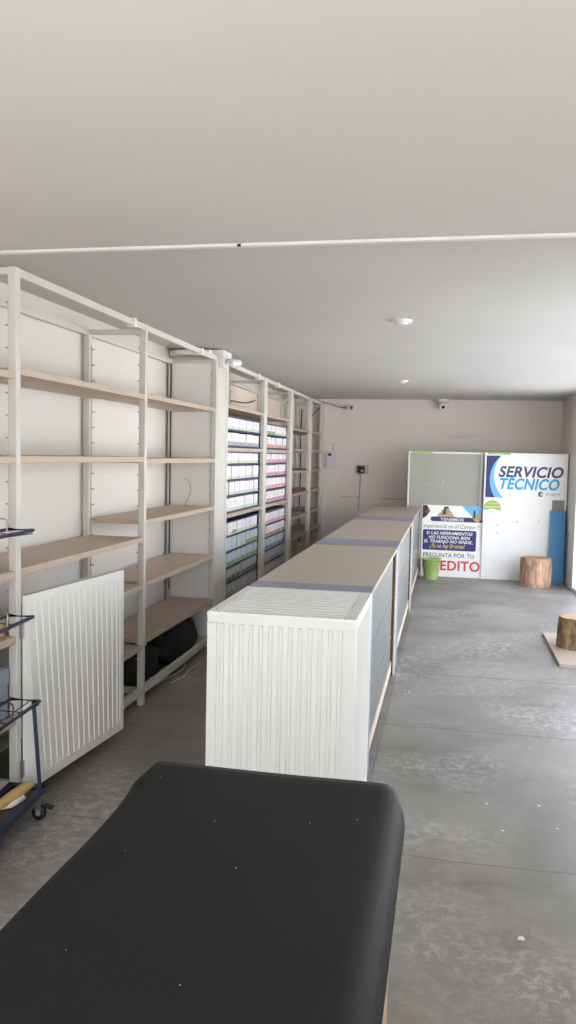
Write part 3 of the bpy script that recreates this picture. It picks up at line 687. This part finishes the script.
# service poster
t = thing('service_poster', 'white and navy poster reading SERVICIO TÉCNICO on the white board', 'poster', (.512, 11.3155, 1.135))
PW, PH = 1.062, .572
MB().box(0, PW, -.002, 0, 0, PH).build('sheet', sign_white, t)
def arc_band(x_off, w_, zc, R, z0, z1, n=28):
    pts = []
    for i in range(n+1):
        z = z0+(z1-z0)*i/n; pts.append((x_off+R-math.sqrt(max(0, R*R-(z-zc)**2)), z))
    return pts
a1 = arc_band(.05, 0, .25, .44, 0, PH)
MB().poly([(0, 0)]+a1+[(0, PH)], -.0032, -.0022).build('navy_field', sign_navy, t)
a2 = arc_band(.185, 0, .27, .52, 0, PH); a1b = arc_band(.05, 0, .25, .44, 0, PH)
MB().poly([p for p in a1b]+[(min(x+.0, .6), z) for x, z in arc_band(.105, 0, .31, .42, 0, PH)][::-1], -.0040, -.0033).build('sky_band', sign_sky, t)
text('lettering', 'SERVICIO', .200, sign_slate, t, (.165, -.0030, .288), shear=.22, bold=.0065, width=.85)
text('lettering', 'TÉCNICO', .205, sign_cyan, t, (.185, -.0030, .122), shear=.22, bold=.007, width=.785)
text('lettering', 'oosagro', .075, sign_pale, t, (.79, -.0030, .045), bold=.001, width=.19)
em = [(.73+.034*math.cos(a), .06+.036*math.sin(a)) for a in [math.radians(d) for d in range(40, 330, 15)]] + [(.74+.018*math.cos(a), .063+.02*math.sin(a)) for a in [math.radians(d) for d in range(320, 50, -20)]]
MB().poly(em, -.0034, -.0022).build('emblem', sign_slate, t)
MB().tube([(.722, -.003, .068), (.762, -.003, .074)], .006, 6).build('emblem_bar', sign_slate, t)
# round green sticker
t = thing('round_sticker', 'half round green sticker on the white board below the service poster', 'sticker', (.61, 11.3155, .985))
pts = [(.115*math.cos(a), .115*math.sin(a)*.95) for a in [math.radians(d) for d in range(-15, 196, 9)]]
pts += [(-.09+.018*i, -.03+.022*math.sin(PI*i/10)) for i in range(1, 10)]
MB().poly(pts, -.0015, 0).build('disc', sign_green, t)
MB().box(-.105, .105, -.0022, -.0016, .005, .03).build('light_band', sign_green2, t)
MB().box(-.07, .07, -.0022, -.0016, .055, .072).build('light_band', sign_green2, t)
MB().box(-.06, .055, -.0012, 0, -.055, -.047).build('caption_line', sign_pale, t)
# credit banner
t = stander('credit_banner', 'white banner with navy box and red CREDITO lettering behind the green bucket', 'banner', -.345, 11.36, .10)
t.rotation_euler = (-.05, 0, -.03); t.scale = (.965, 1, .985)
BW, BH = .875, 1.015
MB().box(0, BW, -.006, .006, 0, BH).build('sheet', sign_white, t)
MB().box(0, .012, -.008, .0, 0, BH).build('edge', sign_pale, t)
MB().poly([(.013, BH-.005), (.07, BH-.005), (.12, BH-.085), (.07, BH-.16), (.013, BH-.20)], -.0072, -.0062).build('photo_panel', photo_dark, t)
MB().poly([(.07, BH-.06), (.10, BH-.06), (.12, BH-.09), (.085, BH-.12), (.05, BH-.10)], -.0080, -.0073).build('photo_detail', photo_red, t)
MB().poly([(.21, BH-.165), (.33, BH-.02), (.37, BH-.02), (.47, BH-.165)], -.0072, -.0062).build('photo_panel', field_tan, t)
MB().box(.315, .345, -.0082, -.0073, BH-.13, BH-.035).poly([(.29, BH-.13), (.32, BH-.06), (.33, BH-.06), (.31, BH-.13)], -.0081, -.0073).box(.32, .38, -.0082, -.0073, BH-.045, BH-.018).build('photo_figure', photo_dark, t)
MB().poly([(.57, BH-.002), (.875, BH-.002), (.875, BH-.16), (.73, BH-.16)], -.0072, -.0062).build('photo_panel', sign_sky, t)
MB().poly([(.70, BH-.125), (.875, BH-.11), (.875, BH-.165), (.80, BH-.235), (.74, BH-.20)], -.0088, -.0073).build('photo_detail', field_tan, t)
MB().box(.735, .76, -.0098, -.0089, BH-.175, BH-.075).box(.74, .753, -.0098, -.0089, BH-.075, BH-.055).build('photo_figure', photo_dark, t)
def rbox(x0, x1, z0, z1, r):
    o = []
    for cx, cz, a0 in ((x1-r, z1-r, 0), (x0+r, z1-r, 90), (x0+r, z0+r, 180), (x1-r, z0+r, 270)):
        o += [(cx+r*math.cos(math.radians(a0+k*18)), cz+r*math.sin(math.radians(a0+k*18))) for k in range(6)]
    return o
MB().poly(rbox(.13, .872, BH-.23, BH-.165, .03), -.0072, -.0062).build('navy_bar', sign_navy, t)
text('lettering', 'TENEMOS', .055, sign_white, t, (.27, -.0080, BH-.218), bold=.001, width=.33)
text('lettering', 'experiencia en el Campo !!', .085, sign_grey, t, (.03, -.0070, BH-.325), shear=.35, width=.80)
MB().poly(rbox(.025, .785, .40, .665, .02)[:0]+rbox(.025, .785, .375, .665, .02), -.0072, -.0062).build('navy_box', sign_navy, t)
for s, z, x0, w_ in (('SI LAS HERRAMIENTAS', .605, .075, .66), ('NO FUNCIONA BIEN', .545, .11, .59), ('EL TRABAJO NO RINDE..', .487, .045, .70)):
    text('lettering', s, .062, sign_white, t, (x0, -.0080, z-.008), shear=.25, bold=.0012, width=w_)
text('lettering', '¡Ya no hay Errores!', .085, sign_yellow, t, (.13, -.0080, .408), shear=.4, bold=.0008, width=.50)
text('lettering', 'PREGUNTA POR TU', .085, sign_grey, t, (.04, -.0070, .275), bold=.001, width=.72)
text('lettering', 'CREDITO', .19, sign_red, t, (.03, -.0070, .095), bold=.005, width=.82)
# blue plank
t = stander('blue_plank', 'blue upright plank leaning at the right edge of the white board', 'plank', 1.372, 11.19)
MB().box(0, .195, -.012, .012, 0, .985, bev=.002).build('board', blue_board, t)
MB().box(.196, .21, -.012, .05, 0, .985).build('dark_edge', mat('blue_board_edge', srgb(30, 62, 100), .5), t)
t.rotation_euler = (-.085, 0, 0)

# bucket
t = thing('bucket', 'lime green plastic bucket in front of the credit banner', 'bucket', (-.185, 11.06, 0))
MB().lathe([(.085, 0), (.092, .02), (.122, .27), (.132, .27), (.132, .285), (.118, .285), (.088, .03), (.0, .012)], (0, 0, 0), 32, cap=False).build('body', green_plastic, t)
MB().lathe([(.122, .235), (.126, .236), (.127, .243), (.122, .244)], (0, 0, 0), 32, cap=False).build('rim_band', green_plastic, t)
MB().lathe([(.086, 0), (.0, .001)], (0, 0, 0), 24, cap=False).build('base', green_plastic, t)

# stumps
def stump(loc, r0, r1, h, m_, label, seed, n=48):
    t = thing('tree_stump', label, 'stump', loc); rnd = random.Random(seed)
    ph = [rnd.uniform(0, 6) for _ in range(6)]
    def R(a, z):
        k = 1+.05*math.sin(2*a+ph[0])+.035*math.sin(3*a+ph[1])+.02*math.sin(7*a+ph[2]+z*2)+.012*math.sin(13*a+ph[3])+.008*math.sin(23*a+ph[4])
        return k
    vs, fs = [], []; L_ = 9
    for j in range(L_+1):
        z = h*j/L_; r = r0+(r1-r0)*j/L_ + (.006 if j in (0, L_) else 0)*-1
        for i in range(n):
            a = 2*PI*i/n; rr = r*R(a, z*3)*(1+.01*math.sin(z*40+a*5)); vs.append((rr*math.cos(a)+.01*math.sin(z*6), rr*math.sin(a), z))
    for j in range(L_):
        for i in range(n): fs.append((j*n+i, j*n+(i+1) % n, (j+1)*n+(i+1) % n, (j+1)*n+i))
    MB().add(vs, fs, True).add(vs[:n], [tuple(range(n))[::-1]]).build('bark', m_, t)
    rings = MB(); tv = [Vector(v) for v in vs[-n:]]; c = sum(tv, Vector())/n
    pv, pf = [], []; K_ = 8
    for k in range(K_+1):
        q = 1-.97*k/K_
        for v in tv: w2 = c+(v-c)*q*.985; pv.append((w2.x, w2.y, h+.001+(.004 if k % 2 else 0)))
    for k in range(K_):
        for i in range(n): pf.append((k*n+i, k*n+(i+1) % n, (k+1)*n+(i+1) % n, (k+1)*n+i))
    rings.add(pv, pf, True).add(pv[-n:], [tuple(range(n))]).build('cut_face', cut_wood, t); return t
stump((1.165, 10.90, 0), .195, .19, .375, bark, 'reddish brown tree stump on the floor before the white display board', 4)
t = thing('wooden_board', 'tan flat board lying on the floor at the right edge', 'board', (1.22, 7.2, 0))
MB().box(-.29, .34, -.57, .63, 0, .028, bev=.003).build('board', mat('floor_board', srgb(176, 160, 142), .6, noise=.08, nscale=5), t)
stump((1.15, 7.27, .029), .165, .16, .265, bark_dark, 'dark barked tree stump standing on the flat tan board', 11)

# litter on the floor
spots = [(.42, 2.72, .013, 'largest white paper scrap on the concrete, low right of the counters')]
o = MB().hexa([(-.012, -.009, 0), (.012, -.007, 0), (.010, .012, 0), (-.008, .010, 0), (-.010, -.008, .003), (.011, -.004, .006), (.008, .010, .004), (-.007, .009, .003)]).build('paper_scrap', white_plastic)
o.location = (.303, 2.767, .001); tag(o, 'largest white paper scrap on the bare concrete at lower right', 'scrap')
LIT = ['touching the foot of the counters', 'left one of a pair beside the counters', 'right one of a pair beside the counters',
       'alone right of the nearest counter', 'farthest right, level with the flat board', 'right side, halfway to the flat board', 'left one of the four near chips',
       'nearest of the four near chips', 'far one of the four near chips', 'right one of the four near chips', 'between the ribbed door and the ribbed cabinet', 'in the aisle beside the ribbed cabinet']
for i, (x, y) in enumerate([(-.325, 6.469), (-.242, 5.56), (-.215, 5.60), (-.075, 4.976), (.717, 5.187), (.517, 4.689), (.238, 3.856), (.295, 3.585), (.482, 3.894), (.536, 3.664), (-1.35, 3.30), (-1.45, 3.9)]):
    q = o.copy(); q.data = o.data; C.objects.link(q); q.location = (x, y, .001); q.rotation_euler.z = i*1.3; s_ = random.uniform(.35, .6); q.scale = (s_, s_, s_)
    tag(q, 'tiny white litter chip on the floor, '+LIT[i], 'scrap', 'litter chips on the floor')
